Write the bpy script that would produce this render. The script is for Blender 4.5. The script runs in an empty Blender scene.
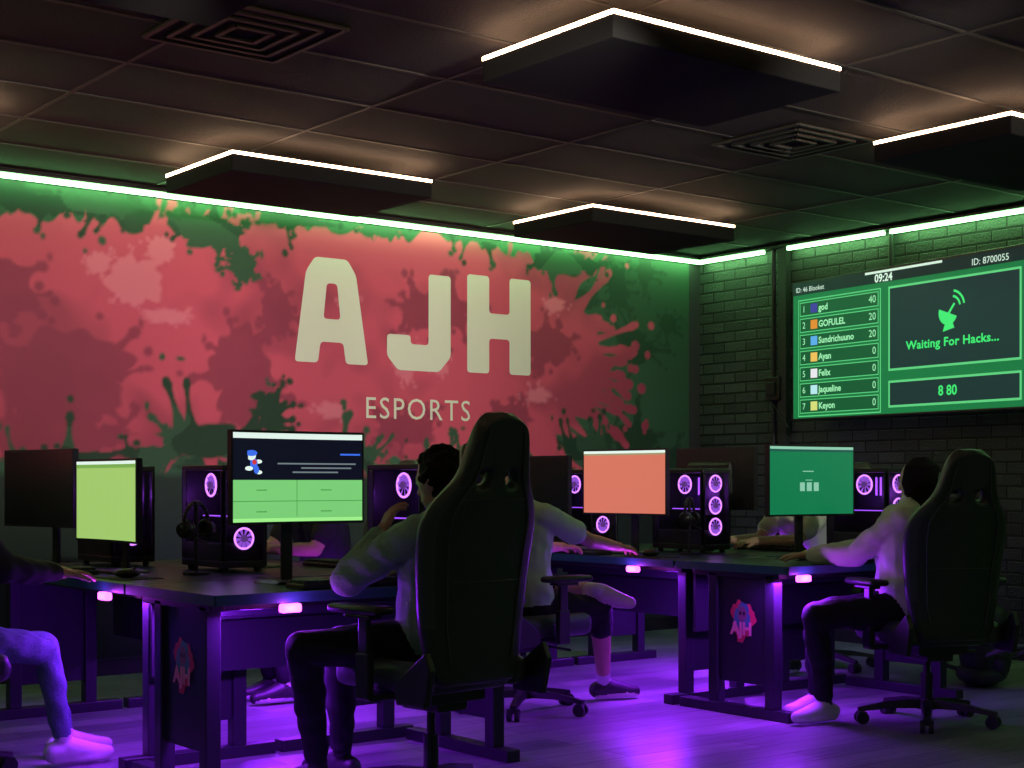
import bpy, bmesh, math, random
import numpy as np
from mathutils import Vector, Matrix
random.seed(11)
SC=bpy.context.scene
COL=SC.collection

# ------------------------------------------------------------------ materials
def lin(c):
    r=[]
    for v in c:
        v=v/255.0
        r.append(v/12.92 if v<=0.04045 else ((v+0.055)/1.055)**2.4)
    return tuple(r)
_m={}
def M(name,col,rough=.5,metal=0,emit=None,es=0,var=0.0,bump=0.0,scale=30,spec=.5,alpha=1):
    if name in _m: return _m[name]
    m=bpy.data.materials.new(name); m.use_nodes=True
    nt=m.node_tree; b=nt.nodes['Principled BSDF']
    b.inputs['Base Color'].default_value=(*col,1)
    b.inputs['Roughness'].default_value=rough
    b.inputs['Metallic'].default_value=metal
    b.inputs['Specular IOR Level'].default_value=spec
    b.inputs['Alpha'].default_value=alpha
    if emit is not None:
        b.inputs['Emission Color'].default_value=(*emit,1)
        b.inputs['Emission Strength'].default_value=es
    if var>0 or bump>0:
        tc=nt.nodes.new('ShaderNodeTexCoord'); n=nt.nodes.new('ShaderNodeTexNoise')
        n.inputs['Scale'].default_value=scale; n.inputs['Detail'].default_value=4
        nt.links.new(tc.outputs['Object'],n.inputs['Vector'])
        if var>0:
            r=nt.nodes.new('ShaderNodeMapRange')
            r.inputs['From Min'].default_value=.3; r.inputs['From Max'].default_value=.7
            r.inputs['To Min'].default_value=1-var; r.inputs['To Max'].default_value=1+var
            nt.links.new(n.outputs['Fac'],r.inputs['Value'])
            mx=nt.nodes.new('ShaderNodeVectorMath'); mx.operation='SCALE'
            mx.inputs[0].default_value=col
            nt.links.new(r.outputs['Result'],mx.inputs['Scale'])
            nt.links.new(mx.outputs['Vector'],b.inputs['Base Color'])
        if bump>0:
            bp=nt.nodes.new('ShaderNodeBump'); bp.inputs['Strength'].default_value=bump
            bp.inputs['Distance'].default_value=.004
            nt.links.new(n.outputs['Fac'],bp.inputs['Height'])
            nt.links.new(bp.outputs['Normal'],b.inputs['Normal'])
    _m[name]=m
    return m
def E(name,rgb,es=1.0,base=None):
    c=lin(rgb)
    return M(name,base if base else tuple(v*.2 for v in c),rough=.5,emit=c,es=es)

# ------------------------------------------------------------------ mesh builder
class MB:
    def __init__(s): s.v=[]; s.f=[]; s.mi=[]
    def add(s,vs,fs,mi=0):
        o=len(s.v); s.v+= [tuple(v) for v in vs]; s.f+=[tuple(o+i for i in f) for f in fs]; s.mi+=[mi]*len(fs)
    def box(s,c,size,mi=0,rot=None):
        hx,hy,hz=size[0]/2,size[1]/2,size[2]/2
        vs=[Vector((x,y,z)) for x in(-hx,hx) for y in(-hy,hy) for z in(-hz,hz)]
        if rot is not None: vs=[rot@v for v in vs]
        vs=[v+Vector(c) for v in vs]
        s.add(vs,[(0,1,3,2),(4,6,7,5),(0,4,5,1),(2,3,7,6),(0,2,6,4),(1,5,7,3)],mi)
    def b2(s,a,b,mi=0):
        s.box([(a[i]+b[i])/2 for i in range(3)],[abs(b[i]-a[i]) for i in range(3)],mi)
    def cyl(s,p0,p1,r0,r1=None,seg=16,mi=0):
        if r1 is None: r1=r0
        p0=Vector(p0);p1=Vector(p1); d=(p1-p0).normalized()
        a=d.orthogonal().normalized(); b=d.cross(a)
        vs=[]
        for p,r in((p0,r0),(p1,r1)):
            for i in range(seg):
                t=2*math.pi*i/seg; vs.append(p+a*(r*math.cos(t))+b*(r*math.sin(t)))
        fs=[(i,(i+1)%seg,seg+(i+1)%seg,seg+i) for i in range(seg)]
        fs.append(tuple(range(seg))[::-1]); fs.append(tuple(range(seg,2*seg)))
        s.add(vs,fs,mi)
    def sph(s,c,r,ax=None,seg=14,rings=9,mi=0):
        if not hasattr(r,'__len__'): r=(r,r,r)
        A=ax if ax is not None else Matrix.Identity(3)
        c=Vector(c); vs=[c+A@Vector((0,0,r[2]))]
        for j in range(1,rings):
            ph=math.pi*j/rings
            for i in range(seg):
                t=2*math.pi*i/seg
                vs.append(c+A@Vector((r[0]*math.sin(ph)*math.cos(t),r[1]*math.sin(ph)*math.sin(t),r[2]*math.cos(ph))))
        vs.append(c+A@Vector((0,0,-r[2])))
        fs=[(0,1+i,1+(i+1)%seg) for i in range(seg)]
        for j in range(rings-2):
            for i in range(seg):
                a=1+j*seg+i;b=1+j*seg+(i+1)%seg
                fs.append((a,a+seg,b+seg,b))
        l=len(vs)-1; k=1+(rings-2)*seg
        fs+=[(l,k+(i+1)%seg,k+i) for i in range(seg)]
        s.add(vs,fs,mi)
    def torus(s,c,R,r,axis=(0,0,1),seg=28,ts=8,mi=0,a0=0,a1=2*math.pi):
        d=Vector(axis).normalized(); a=d.orthogonal().normalized(); b=d.cross(a); c=Vector(c)
        full=abs(a1-a0-2*math.pi)<1e-6; n=seg if full else seg+1
        vs=[]
        for i in range(n):
            t=a0+(a1-a0)*i/seg; e=a*math.cos(t)+b*math.sin(t)
            for j in range(ts):
                q=2*math.pi*j/ts; vs.append(c+e*(R+r*math.cos(q))+d*(r*math.sin(q)))
        fs=[]
        for i in range(seg):
            i2=(i+1)%n
            for j in range(ts):
                j2=(j+1)%ts; fs.append((i*ts+j,i2*ts+j,i2*ts+j2,i*ts+j2))
        s.add(vs,fs,mi)
    def extr(s,pts,y0,y1,mi=0):
        n=len(pts)
        vs=[(p[0],y0,p[1]) for p in pts]+[(p[0],y1,p[1]) for p in pts]
        fs=[tuple(range(n)),tuple(range(n,2*n))[::-1]]+[(i,n+i,n+(i+1)%n,(i+1)%n) for i in range(n)]
        s.add(vs,fs,mi)
    def fan(s,c,pts,mi=0):
        n=len(pts); s.add([c]+list(pts),[(0,1+i,1+(i+1)%n) for i in range(n)],mi)
    def obj(s,name,mats,parent=None,bevel=0,smooth=False,sub=0,solid=0,loc=None):
        me=bpy.data.meshes.new(name); me.from_pydata(s.v,[],s.f)
        for i,p in enumerate(me.polygons): p.material_index=s.mi[i]; p.use_smooth=smooth
        if not isinstance(mats,(list,tuple)): mats=[mats]
        for m in mats: me.materials.append(m)
        me.update()
        bm=bmesh.new(); bm.from_mesh(me); bmesh.ops.recalc_face_normals(bm,faces=bm.faces); bm.to_mesh(me); bm.free()
        o=bpy.data.objects.new(name,me); COL.objects.link(o)
        if parent: o.parent=parent
        if loc: o.location=loc
        if solid: md=o.modifiers.new('sol','SOLIDIFY'); md.thickness=solid; md.offset=0
        if bevel:
            md=o.modifiers.new('bev','BEVEL'); md.width=bevel; md.segments=2; md.limit_method='ANGLE'
        if sub: md=o.modifiers.new('sub','SUBSURF'); md.levels=sub; md.render_levels=sub
        return o
def root(name,loc=(0,0,0),rz=0):
    e=bpy.data.objects.new(name,None); COL.objects.link(e); e.location=loc; e.rotation_euler=(0,0,rz); e.empty_display_size=.1
    return e
def txt(name,body,size,loc,mat,parent,align='LEFT',sx=1,offset=0,space=1,rotz=0,extr=0):
    cu=bpy.data.curves.new(name,'FONT'); cu.body=body; cu.size=size; cu.align_x=align; cu.offset=offset; cu.space_character=space; cu.extrude=extr
    cu.resolution_u=3
    o=bpy.data.objects.new(name,cu); COL.objects.link(o); o.parent=parent; o.location=loc
    o.rotation_euler=(math.pi/2,0,rotz); o.scale=(sx,1,1); cu.materials.append(mat)
    return o
def light(name,kind,loc,energy,col,parent=None,size=.2,sy=None,rot=(0,0,0),spot=None):
    l=bpy.data.lights.new(name,kind); l.energy=energy; l.color=col
    if kind=='AREA':
        l.size=size
        if sy: l.shape='RECTANGLE'; l.size_y=sy
    else: l.shadow_soft_size=size
    if kind=='SPOT' and spot: l.spot_size=spot; l.spot_blend=.8
    o=bpy.data.objects.new(name,l); COL.objects.link(o); o.location=loc; o.rotation_euler=rot
    if parent: o.parent=parent
    return o

# palette
BLK=M('black_plastic',(.014,.016,.015),.42,bump=.1,scale=200)
BLK2=M('satin_black',(.02,.02,.022),.3)
LEATH=M('black_leatherette',(.024,.036,.030),.40,bump=.35,scale=140,var=.2)
LEATH2=M('charcoal_leatherette',(.040,.058,.048),.42,bump=.3,scale=140)
STEEL=M('black_powdercoat',(.022,.022,.028),.4,metal=.2,bump=.1,scale=250)
DTOP=M('desktop_laminate',(.02,.05,.048),.3,bump=.15,scale=120,var=.2)
PURP=M('purple_led',(.3,.1,.4),emit=(.58,.20,1.0),es=3.6)
PINKC=M('purple_lamp_lens',(.5,.2,.5),emit=(.95,.10,1.0),es=4.5)
VIOL=M('violet_led',(.2,.1,.3),emit=(.35,.08,1.0),es=3)
GREEN_LED=M('green_led_strip',(.2,.6,.3),emit=(.33,1.0,.34),es=20)
WARM_LED=M('warm_led_strip',(.8,.7,.5),emit=(1.0,.60,.36),es=20)

# ------------------------------------------------------------------ room
WX=8.55; WY=8.55; CH=2.925; X0=-2.6; Y0=-2.2
def planks():
    m=bpy.data.materials.new('vinyl_plank_floor'); m.use_nodes=True; nt=m.node_tree; b=nt.nodes['Principled BSDF']
    tc=nt.nodes.new('ShaderNodeTexCoord')
    br=nt.nodes.new('ShaderNodeTexBrick'); br.inputs['Scale'].default_value=1
    br.inputs['Brick Width'].default_value=1.22; br.inputs['Row Height'].default_value=.18
    br.inputs['Mortar Size'].default_value=.003; br.inputs['Bias'].default_value=0
    br.inputs['Color1'].default_value=(.18,.21,.20,1); br.inputs['Color2'].default_value=(.38,.41,.38,1)
    br.inputs['Mortar'].default_value=(.05,.05,.05,1)
    nt.links.new(tc.outputs['Object'],br.inputs['Vector'])
    mp=nt.nodes.new('ShaderNodeMapping'); mp.inputs['Scale'].default_value=(1.2,14,1)
    nt.links.new(tc.outputs['Object'],mp.inputs['Vector'])
    n=nt.nodes.new('ShaderNodeTexNoise'); n.inputs['Scale'].default_value=3; n.inputs['Detail'].default_value=8
    nt.links.new(mp.outputs['Vector'],n.inputs['Vector'])
    mx=nt.nodes.new('ShaderNodeMix'); mx.data_type='RGBA'; mx.blend_type='MULTIPLY'; mx.inputs[0].default_value=.8
    rp=nt.nodes.new('ShaderNodeValToRGB'); rp.color_ramp.elements[0].position=.3; rp.color_ramp.elements[0].color=(.42,.42,.42,1); rp.color_ramp.elements[1].position=.65
    nt.links.new(n.outputs['Fac'],rp.inputs['Fac'])
    nt.links.new(br.outputs['Color'],mx.inputs[6]); nt.links.new(rp.outputs['Color'],mx.inputs[7])
    nt.links.new(mx.outputs[2],b.inputs['Base Color'])
    b.inputs['Roughness'].default_value=.33
    bp=nt.nodes.new('ShaderNodeBump'); bp.inputs['Strength'].default_value=.15; bp.inputs['Distance'].default_value=.003
    nt.links.new(n.outputs['Fac'],bp.inputs['Height']); nt.links.new(bp.outputs['Normal'],b.inputs['Normal'])
    return m
def bricks():
    m=bpy.data.materials.new('black_painted_brick'); m.use_nodes=True; nt=m.node_tree; b=nt.nodes['Principled BSDF']
    tc=nt.nodes.new('ShaderNodeTexCoord'); sp=nt.nodes.new('ShaderNodeSeparateXYZ'); cb=nt.nodes.new('ShaderNodeCombineXYZ')
    nt.links.new(tc.outputs['Object'],sp.inputs[0]); nt.links.new(sp.outputs['Y'],cb.inputs['X']); nt.links.new(sp.outputs['Z'],cb.inputs['Y'])
    br=nt.nodes.new('ShaderNodeTexBrick'); br.inputs['Scale'].default_value=1
    br.inputs['Brick Width'].default_value=.23; br.inputs['Row Height'].default_value=.08
    br.inputs['Mortar Size'].default_value=.009; br.inputs['Mortar Smooth'].default_value=.4
    br.inputs['Color1'].default_value=(.036,.046,.038,1); br.inputs['Color2'].default_value=(.066,.082,.068,1); br.inputs['Mortar'].default_value=(.010,.012,.010,1)
    nt.links.new(cb.outputs[0],br.inputs['Vector']); nt.links.new(br.outputs['Color'],b.inputs['Base Color'])
    b.inputs['Roughness'].default_value=.5
    n=nt.nodes.new('ShaderNodeTexNoise'); n.inputs['Scale'].default_value=60
    nt.links.new(tc.outputs['Object'],n.inputs['Vector'])
    ma=nt.nodes.new('ShaderNodeMath'); ma.operation='MULTIPLY_ADD'; ma.inputs[1].default_value=-1.0
    nt.links.new(br.outputs['Fac'],ma.inputs[0]); nt.links.new(n.outputs['Fac'],ma.inputs[2])
    bp=nt.nodes.new('ShaderNodeBump'); bp.inputs['Strength'].default_value=.8; bp.inputs['Distance'].default_value=.008
    nt.links.new(ma.outputs[0],bp.inputs['Height']); nt.links.new(bp.outputs['Normal'],b.inputs['Normal'])
    return m
b=MB(); b.b2((X0,Y0,-.05),(WX,WY,0)); b.obj('floor',planks())
TILE=M('ceiling_tile',(.021,.0175,.0155),.85,var=.12,bump=.6,scale=90)
b=MB(); b.b2((X0,Y0,CH),(WX,WY,CH+.05)); b.obj('ceiling',TILE)
GRIDM=M('ceiling_grid_bar',(.032,.028,.025),.55)
b=MB()
x=X0+.35
while x<WX: b.b2((x-.010,Y0,CH-.004),(x+.010,WY,CH)); x+=.61*2
y=Y0+.3
while y<WY: b.b2((X0,y-.010,CH-.0045),(WX,y+.010,CH)); y+=.61
b.obj('trim_ceiling_grid',GRIDM)
DARKW=M('charcoal_paint',(.03,.032,.032),.7,bump=.1,scale=60)
b=MB(); b.b2((X0,WY,0),(WX,WY+.1,CH)); wall_back=b.obj('wall_north',DARKW)
b=MB(); b.b2((WX,Y0,0),(WX+.1,WY+.1,CH)); b.obj('wall_east',bricks())
b=MB(); b.b2((X0,WY-.012,0),(WX,WY,.1)); b.obj('baseboard_north',BLK)
b=MB(); b.b2((WX-.012,Y0,0),(WX,WY-.012,.1)); b.obj('baseboard_east',BLK)
# LED strips
b=MB(); b.b2((X0,WY-.085,2.87),(WX-.05,WY-.06,2.890))
b.obj('trim_led_strip_north',GREEN_LED)
b=MB()
for y0,y1 in((7.80,8.45),(6.68,7.56),(-1,6.62)): b.b2((WX-.085,y0,2.87),(WX-.06,y1,2.890))
b.obj('trim_led_strip_east',GREEN_LED)
b=MB(); b.b2((X0,WY-.12,2.893),(WX,WY,2.91)); b.b2((WX-.12,-1,2.893),(WX,WY-.12,2.91)); b.obj('trim_led_channel_baffle',BLK)  # channel made deep to block the strips' light from the ceiling
b=MB(); b.b2((WX-.05,7.60,0),(WX,7.68,CH)); b.cyl((WX-.03,7.74,0),(WX-.03,7.74,CH),.018)
b.cyl((WX-.03,6.65,2.4),(WX-.03,6.65,CH),.02); b.obj('electrical_conduit',M('dark_conduit',(.03,.035,.03),.5))
r=root('wall_junction_box',(WX,7.72,1.85)); b=MB(); b.b2((-.07,-.07,-.09),(0,.07,.09)); b.b2((-.09,-.04,-.05),(-.07,.04,.05)); b.cyl((-.05,.03,-.09),(-.05,-.15,-.3),.008); b.obj('box',BLK,r,bevel=.008)

# ------------------------------------------------------------------ mural (painted panel: colour attribute computed from splatter shapes)
mr=root('wall_mural',(0,WY,0))
xs=np.arange(X0+.02,WX-.115,.0115); zs_=np.arange(.1,2.872,.0115)
GX,GZ=np.meshgrid(xs,zs_)
rg_=np.random.RandomState(4)
def hnoise(X,Z,sc,seed):
    rs=np.random.RandomState(seed); out=np.zeros_like(X)
    for i in range(7):
        a=rs.uniform(0,6.28); k=sc*rs.uniform(.6,1.7); out+=np.sin(k*(X*math.cos(a)+Z*math.sin(a))+rs.uniform(0,6.28)+1.3*np.sin(k*.6*(X*math.sin(a)-Z*math.cos(a))))
    return out/7
class Mask:
    def __init__(s): s.d=np.full(GX.shape,9.0)
    def win(s,x,z,R):
        i0=max(0,int((x-R-xs[0])/.0115)); i1=min(len(xs),int((x+R-xs[0])/.0115)+2); j0=max(0,int((z-R-zs_[0])/.0115)); j1=min(len(zs_),int((z+R-zs_[0])/.0115)+2)
        return (slice(j0,j1),slice(i0,i1))
    def blob(s,x,z,rx,rz,amp=.14,seed=0):
        w=s.win(x,z,max(rx,rz)*1.7); X=GX[w]-x; Z=GZ[w]-z
        if X.size==0: return
        t=np.arctan2(Z/rz,X/rx); k=1
        for kk,A in((2,.8),(5,.7),(8,.5),(13,.35)): k=k+amp*A*np.sin(kk*t+seed*kk*.7+kk)
        d=(np.hypot(X/rx,Z/rz)-k)*min(rx,rz)
        s.d[w]=np.minimum(s.d[w],d)
    def arm(s,x,z,ang,L,w0,bend=0):
        w=s.win(x,z,L+.2); X=GX[w]-x; Z=GZ[w]-z
        if X.size==0: return
        ca,sa=math.cos(ang),math.sin(ang); U=X*ca+Z*sa; Vv=-X*sa+Z*ca
        t=np.clip(U/L,0,1); Vv=Vv-bend*L*t*t
        r=np.interp(t,[0,.15,.4,.65,.82,.93,1],[w0*1.2,w0*.7,w0*.36,w0*.24,w0*.34,w0*.52,w0*.42])
        d=np.hypot(U-t*L,Vv)-r
        s.d[w]=np.minimum(s.d[w],d)
    def splat(s,x,z,rx,rz,n,La=(.3,.8),w0=.06,drops=5):
        s.blob(x,z,rx,rz,.14,rg_.uniform(0,9))
        for i in range(n):
            t=rg_.uniform(0,6.28); L=rg_.uniform(*La)*max(rx,rz); ax=x+math.cos(t)*rx*.85; az=z+math.sin(t)*rz*.85
            ang=math.atan2(math.sin(t)*rx,math.cos(t)*rz); s.arm(ax,az,ang,L,w0*rg_.uniform(.6,1.2),rg_.uniform(-.35,.35))
            q=L*rg_.uniform(1.15,1.5); s.blob(ax+math.cos(ang)*q,az+math.sin(ang)*q,w0*rg_.uniform(.2,.5),w0*rg_.uniform(.2,.5),.05,i)
        for i in range(drops):
            t=rg_.uniform(0,6.28);q=rg_.uniform(1.15,1.6); rr=w0*rg_.uniform(.15,.45); s.blob(x+math.cos(t)*rx*q,z+math.sin(t)*rz*q,rr,rr,.05,i)
    def m(s,soft=.008): return np.clip(.5-s.d/soft/2,0,1)[...,None]
col=np.empty(GX.shape+(3,)); col[:]=(.040,.105,.058)
col*= (1+.25*hnoise(GX,GZ,3,1))[...,None]
dk=Mask()
for i in range(26): dk.splat(rg_.uniform(-2.4,8.2),rg_.choice([rg_.uniform(2.5,2.85),rg_.uniform(1.0,1.5)]),rg_.uniform(.1,.3),rg_.uniform(.05,.12),7,(.4,1.2),.05)
for i in range(9): dk.splat(rg_.uniform(7.1,8.2),rg_.uniform(1.3,2.8),rg_.uniform(.06,.2),rg_.uniform(.05,.15),7,(.4,1.2),.04)
col=col*(1-dk.m())+np.array((.022,.06,.032))*dk.m()
pk=Mask()
e=np.maximum(0,(GX-6.55)/.75)
tz=2.82+.07*hnoise(GX,GX*0,7,5)+.04*np.sin(31*GX+2*np.sin(9*GX))-.42*e*e; bz=1.30+.07*hnoise(GX,GX*0,7,8)+.03*np.sin(27*GX)+.36*e*e
tz=np.where(GX<4.1,tz-.11,tz)
pk.d=np.maximum(GZ-tz,bz-GZ)
for i in range(44):
    a=rg_.uniform(-1.2,1.0); cx=6.55+math.cos(a)*.75; cz=2.02+math.sin(a)*.62; L=rg_.uniform(.18,.62); aa=a+rg_.uniform(-.3,.3)
    pk.arm(cx,cz,aa,L,rg_.uniform(.05,.10),rg_.uniform(-.3,.3))
    if rg_.rand()<.6: rr=rg_.uniform(.012,.04); pk.blob(cx+math.cos(aa)*L*1.25,cz+math.sin(aa)*L*1.25,rr,rr,.05,i)
for i in range(34): pk.arm(rg_.uniform(.5,7),1.34,-math.pi/2+rg_.uniform(-.7,.7),rg_.uniform(.12,.35),rg_.uniform(.04,.08),rg_.uniform(-.3,.3))
for i in range(20): pk.arm(rg_.uniform(.5,6.8),2.66,math.pi/2+rg_.uniform(-.7,.7),rg_.uniform(.12,.28),rg_.uniform(.03,.07),rg_.uniform(-.3,.3))
PKC=np.array((.62,.082,.140)); CRC=np.array((.27,.036,.075)); LPC=np.array((.74,.19,.26)); GRC=np.array((.035,.085,.048)); DGC=np.array((.018,.048,.028))
pkc=PKC*(1+.12*hnoise(GX,GZ,2.2,3))[...,None]
col=col*(1-pk.m())+pkc*pk.m()
cr=Mask(); cr.d=.10*(.17-hnoise(GX,GZ*1.3,3.1,21)-.35*hnoise(GX,GZ,17,22))
ma=cr.m(.02)*pk.m()*.65; col=col*(1-ma)+CRC*ma
c2=Mask()
for (x,z,rx,rz) in[(3.35,1.75,.40,.28),(4.50,1.80,.22,.30),(2.9,2.25,.25,.2),(5.75,1.5,.22,.09),(6.0,2.33,.30,.12),(7.0,2.15,.2,.13),(3.2,1.42,.5,.10),(1.5,1.9,.7,.35),(0,2.1,.7,.4),(4.74,2.25,.10,.16),(6.65,1.62,.18,.08)]: c2.splat(x,z,rx,rz,12,(.25,.6),.07,4)
ma=c2.m(.012)*pk.m()*.85; col=col*(1-ma)+CRC*ma
lp=Mask()
for (x,z,rx,rz) in[(3.78,2.36,.16,.16),(3.95,2.56,.09,.08),(3.55,2.45,.08,.06),(3.98,2.16,.14,.05),(5.72,2.0,.10,.16),(6.02,1.98,.07,.09),(6.9,1.78,.12,.05),(5.15,1.62,.12,.05),(7.05,2.45,.10,.05),(5.28,2.35,.05,.15)]: lp.splat(x,z,rx,rz,3,(.2,.4),.03,3)
lm=lp.m(.012)*.8; col=col*(1-lm)+LPC*lm
gr=Mask()
for (x,z,rx,rz,n) in[(3.15,2.76,.18,.06,9),(3.62,2.80,.22,.05,8),(4.28,2.70,.20,.10,12),(4.50,2.52,.08,.10,9),(4.95,2.84,.22,.03,6),(2.55,2.74,.36,.10,9),(4.30,1.40,.36,.10,13),(4.70,1.58,.07,.14,9),(5.25,1.33,.25,.06,8),(3.3,1.28,.3,.05,7),(7.15,2.76,.3,.08,8),(5.55,2.84,.16,.03,5),(6.3,2.86,.2,.02,4),(7.35,1.40,.22,.08,8),(6.0,1.26,.3,.05,7),(1.4,2.78,.7,.08,8),(3.9,1.32,.2,.05,6)]: gr.splat(x,z,rx,rz,n,(.3,.9),.055,6)
gm=gr.m(); gc=np.where((hnoise(GX,GZ,9,31)>0.02)[...,None],GRC,DGC); col=col*(1-gm)+gc*gm
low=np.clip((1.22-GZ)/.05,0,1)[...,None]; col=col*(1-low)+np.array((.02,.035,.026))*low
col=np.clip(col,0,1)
nz,nx=GX.shape
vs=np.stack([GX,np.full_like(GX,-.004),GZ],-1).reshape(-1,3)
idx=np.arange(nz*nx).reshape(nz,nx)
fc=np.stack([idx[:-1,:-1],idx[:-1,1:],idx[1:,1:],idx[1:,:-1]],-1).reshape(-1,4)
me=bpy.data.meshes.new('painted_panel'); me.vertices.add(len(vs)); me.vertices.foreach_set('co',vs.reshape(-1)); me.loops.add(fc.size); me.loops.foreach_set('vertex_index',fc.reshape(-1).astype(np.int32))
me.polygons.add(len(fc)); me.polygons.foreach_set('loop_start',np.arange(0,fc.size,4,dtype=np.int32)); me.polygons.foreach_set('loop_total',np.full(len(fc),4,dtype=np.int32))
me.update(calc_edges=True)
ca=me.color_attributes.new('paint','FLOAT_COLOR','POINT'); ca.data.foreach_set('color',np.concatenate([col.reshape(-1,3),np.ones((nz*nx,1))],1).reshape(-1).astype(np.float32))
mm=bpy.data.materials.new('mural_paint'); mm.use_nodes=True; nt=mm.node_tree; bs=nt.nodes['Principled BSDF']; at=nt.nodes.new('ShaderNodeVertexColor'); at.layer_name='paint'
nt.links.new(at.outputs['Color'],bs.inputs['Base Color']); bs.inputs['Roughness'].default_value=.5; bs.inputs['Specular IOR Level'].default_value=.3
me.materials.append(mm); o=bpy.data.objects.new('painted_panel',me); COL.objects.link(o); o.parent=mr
WHT=M('mural_white',(.76,.76,.62),.5,bump=.1,scale=30)
def letters(name,loops,x0,z0,w,h,par,mat,y):
    cu=bpy.data.curves.new(name,'CURVE'); cu.dimensions='2D'; cu.fill_mode='BOTH'
    for lp in loops:
        p=[Vector(q) for q in lp]
        q=[]
        for i in range(len(p)):
            a,bb,c=p[i-1],p[i],p[(i+1)%len(p)]
            A=Vector((a.x*w,a.y*h));B=Vector((bb.x*w,bb.y*h));C=Vector((c.x*w,c.y*h))
            rr=.026; l1=(A-B).length;l2=(C-B).length
            s=B+(A-B)/l1*min(rr,l1*.4); e=B+(C-B)/l2*min(rr,l2*.4)
            for t in(0,.33,.67,1): q.append(s*(1-t)**2+B*2*t*(1-t)+e*t*t)
        sp=cu.splines.new('POLY'); sp.points.add(len(q)-1)
        for i,v in enumerate(q): sp.points[i].co=(v.x,v.y,0,1)
        sp.use_cyclic_u=True
    cu.materials.append(mat)
    o=bpy.data.objects.new(name,cu); COL.objects.link(o); o.parent=par; o.location=(x0,y,z0); o.rotation_euler=(math.pi/2,0,0)
A_=[[(0,0),(.15,.86),(.27,1),(.71,1),(.83,.86),(1,0),(.69,0),(.655,.20),(.345,.20),(.31,0)],[(.385,.42),(.615,.42),(.57,.76),(.43,.76)]]
J_=[[(.0,.36),(.0,.14),(.16,0),(.78,0),(.96,.16),(.96,1),(.62,1),(.62,.27),(.35,.27),(.35,.36)]]
H_=[[(0,0),(0,1),(.34,1),(.34,.62),(.66,.62),(.66,1),(1,1),(1,0),(.66,0),(.66,.36),(.34,.36),(.34,0)]]
letters('letter_a',A_,4.87,1.93,.56,.69,mr,WHT,-.009)
letters('letter_j',J_,5.58,1.91,.55,.67,mr,WHT,-.009)
letters('letter_h',H_,6.25,1.92,.57,.69,mr,WHT,-.009)
txt('esports_lettering','ESPORTS',.205,(5.40,-.009,1.578),WHT,mr,sx=.97,space=1.16)

# ------------------------------------------------------------------ ceiling fixtures
PAN=M('black_acoustic_panel',(.008,.007,.007),.85,bump=.3,scale=200,spec=.2)
def fixture(x,y):
    ZB=2.748
    r=root('ceiling_panel_light',(x,y,ZB)); w,d,h=1.245,.785,.088
    b=MB(); b.b2((0,0,0),(w,d,h)); b.obj('panel',PAN,r,bevel=.006)
    b=MB(); t=.014
    b.b2((0,-.002,h),(w,t,h+t)); b.b2((0,d-t,h),(w,d+.002,h+t)); b.b2((-.002,t,h),(t,d-t,h+t)); b.b2((w-t,t,h),(w+.002,d-t,h+t))
    b.obj('led_edge',WARM_LED,r)
    b=MB(); b.b2((.4,.3,h),(w-.4,d-.3,CH-ZB)); b.obj('mounting_box',PAN,r)
for x in(-1.27,1.17,3.61,6.05):
    for y in(1.12,4.045,6.97): fixture(x,y)
def vent(x,y):
    r=root('ceiling_air_vent',(x,y,CH-.012)); b=MB()
    for k,s in enumerate((.29,.22,.15,.08)):
        t=.020; zt=-.002*k
        for sgn in(-1,1):
            b.b2((-s,sgn*s-t/2,-.010+zt),(s,sgn*s+t/2,.004)); b.b2((sgn*s-t/2,-s,-.010+zt),(sgn*s+t/2,s,.004))
    b.obj('louvres',M('vent_grille',(.03,.027,.025),.5),r)
    b=MB(); b.b2((-.3,-.3,0.0),(.3,.3,.006)); b.obj('duct_opening',M('vent_dark',(.006,.006,.006),.9),r)
vent(2.80,5.30); vent(5.95,5.27)
def mural_fill_spot(x,y,tx,e):  # added spots, out of view, only there to brighten the mural
    r=root('added_mural_spot',(x,y,2.6)); d=Vector((tx-x,WY-y,2.0-2.6)).normalized()
    b=MB(); b.cyl(-d*.14,-d*.01,.045,.05); b.cyl((0,0,0.03),(0,0,CH-2.6),.008); b.obj('added_spot_housing',BLK,r)
    b=MB(); b.cyl(-d*.0115,-d*.009,.04); b.obj('lens',M('added_spot_lens',(.8,.8,.7),emit=(1,.9,.7),es=6),r)
    l=light('beam','SPOT',(0,0,0),e,(1,.94,.82),r,.04,spot=math.radians(40))
    l.rotation_euler=d.to_track_quat('-Z','Y').to_euler()
for x,y,tx in((0.5,4.3,1.6),(1.9,3.7,3.2),(3.2,2.9,4.7),(4.5,1.9,6.0),(5.6,1.0,7.1)): mural_fill_spot(x,y,tx,340)

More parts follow.
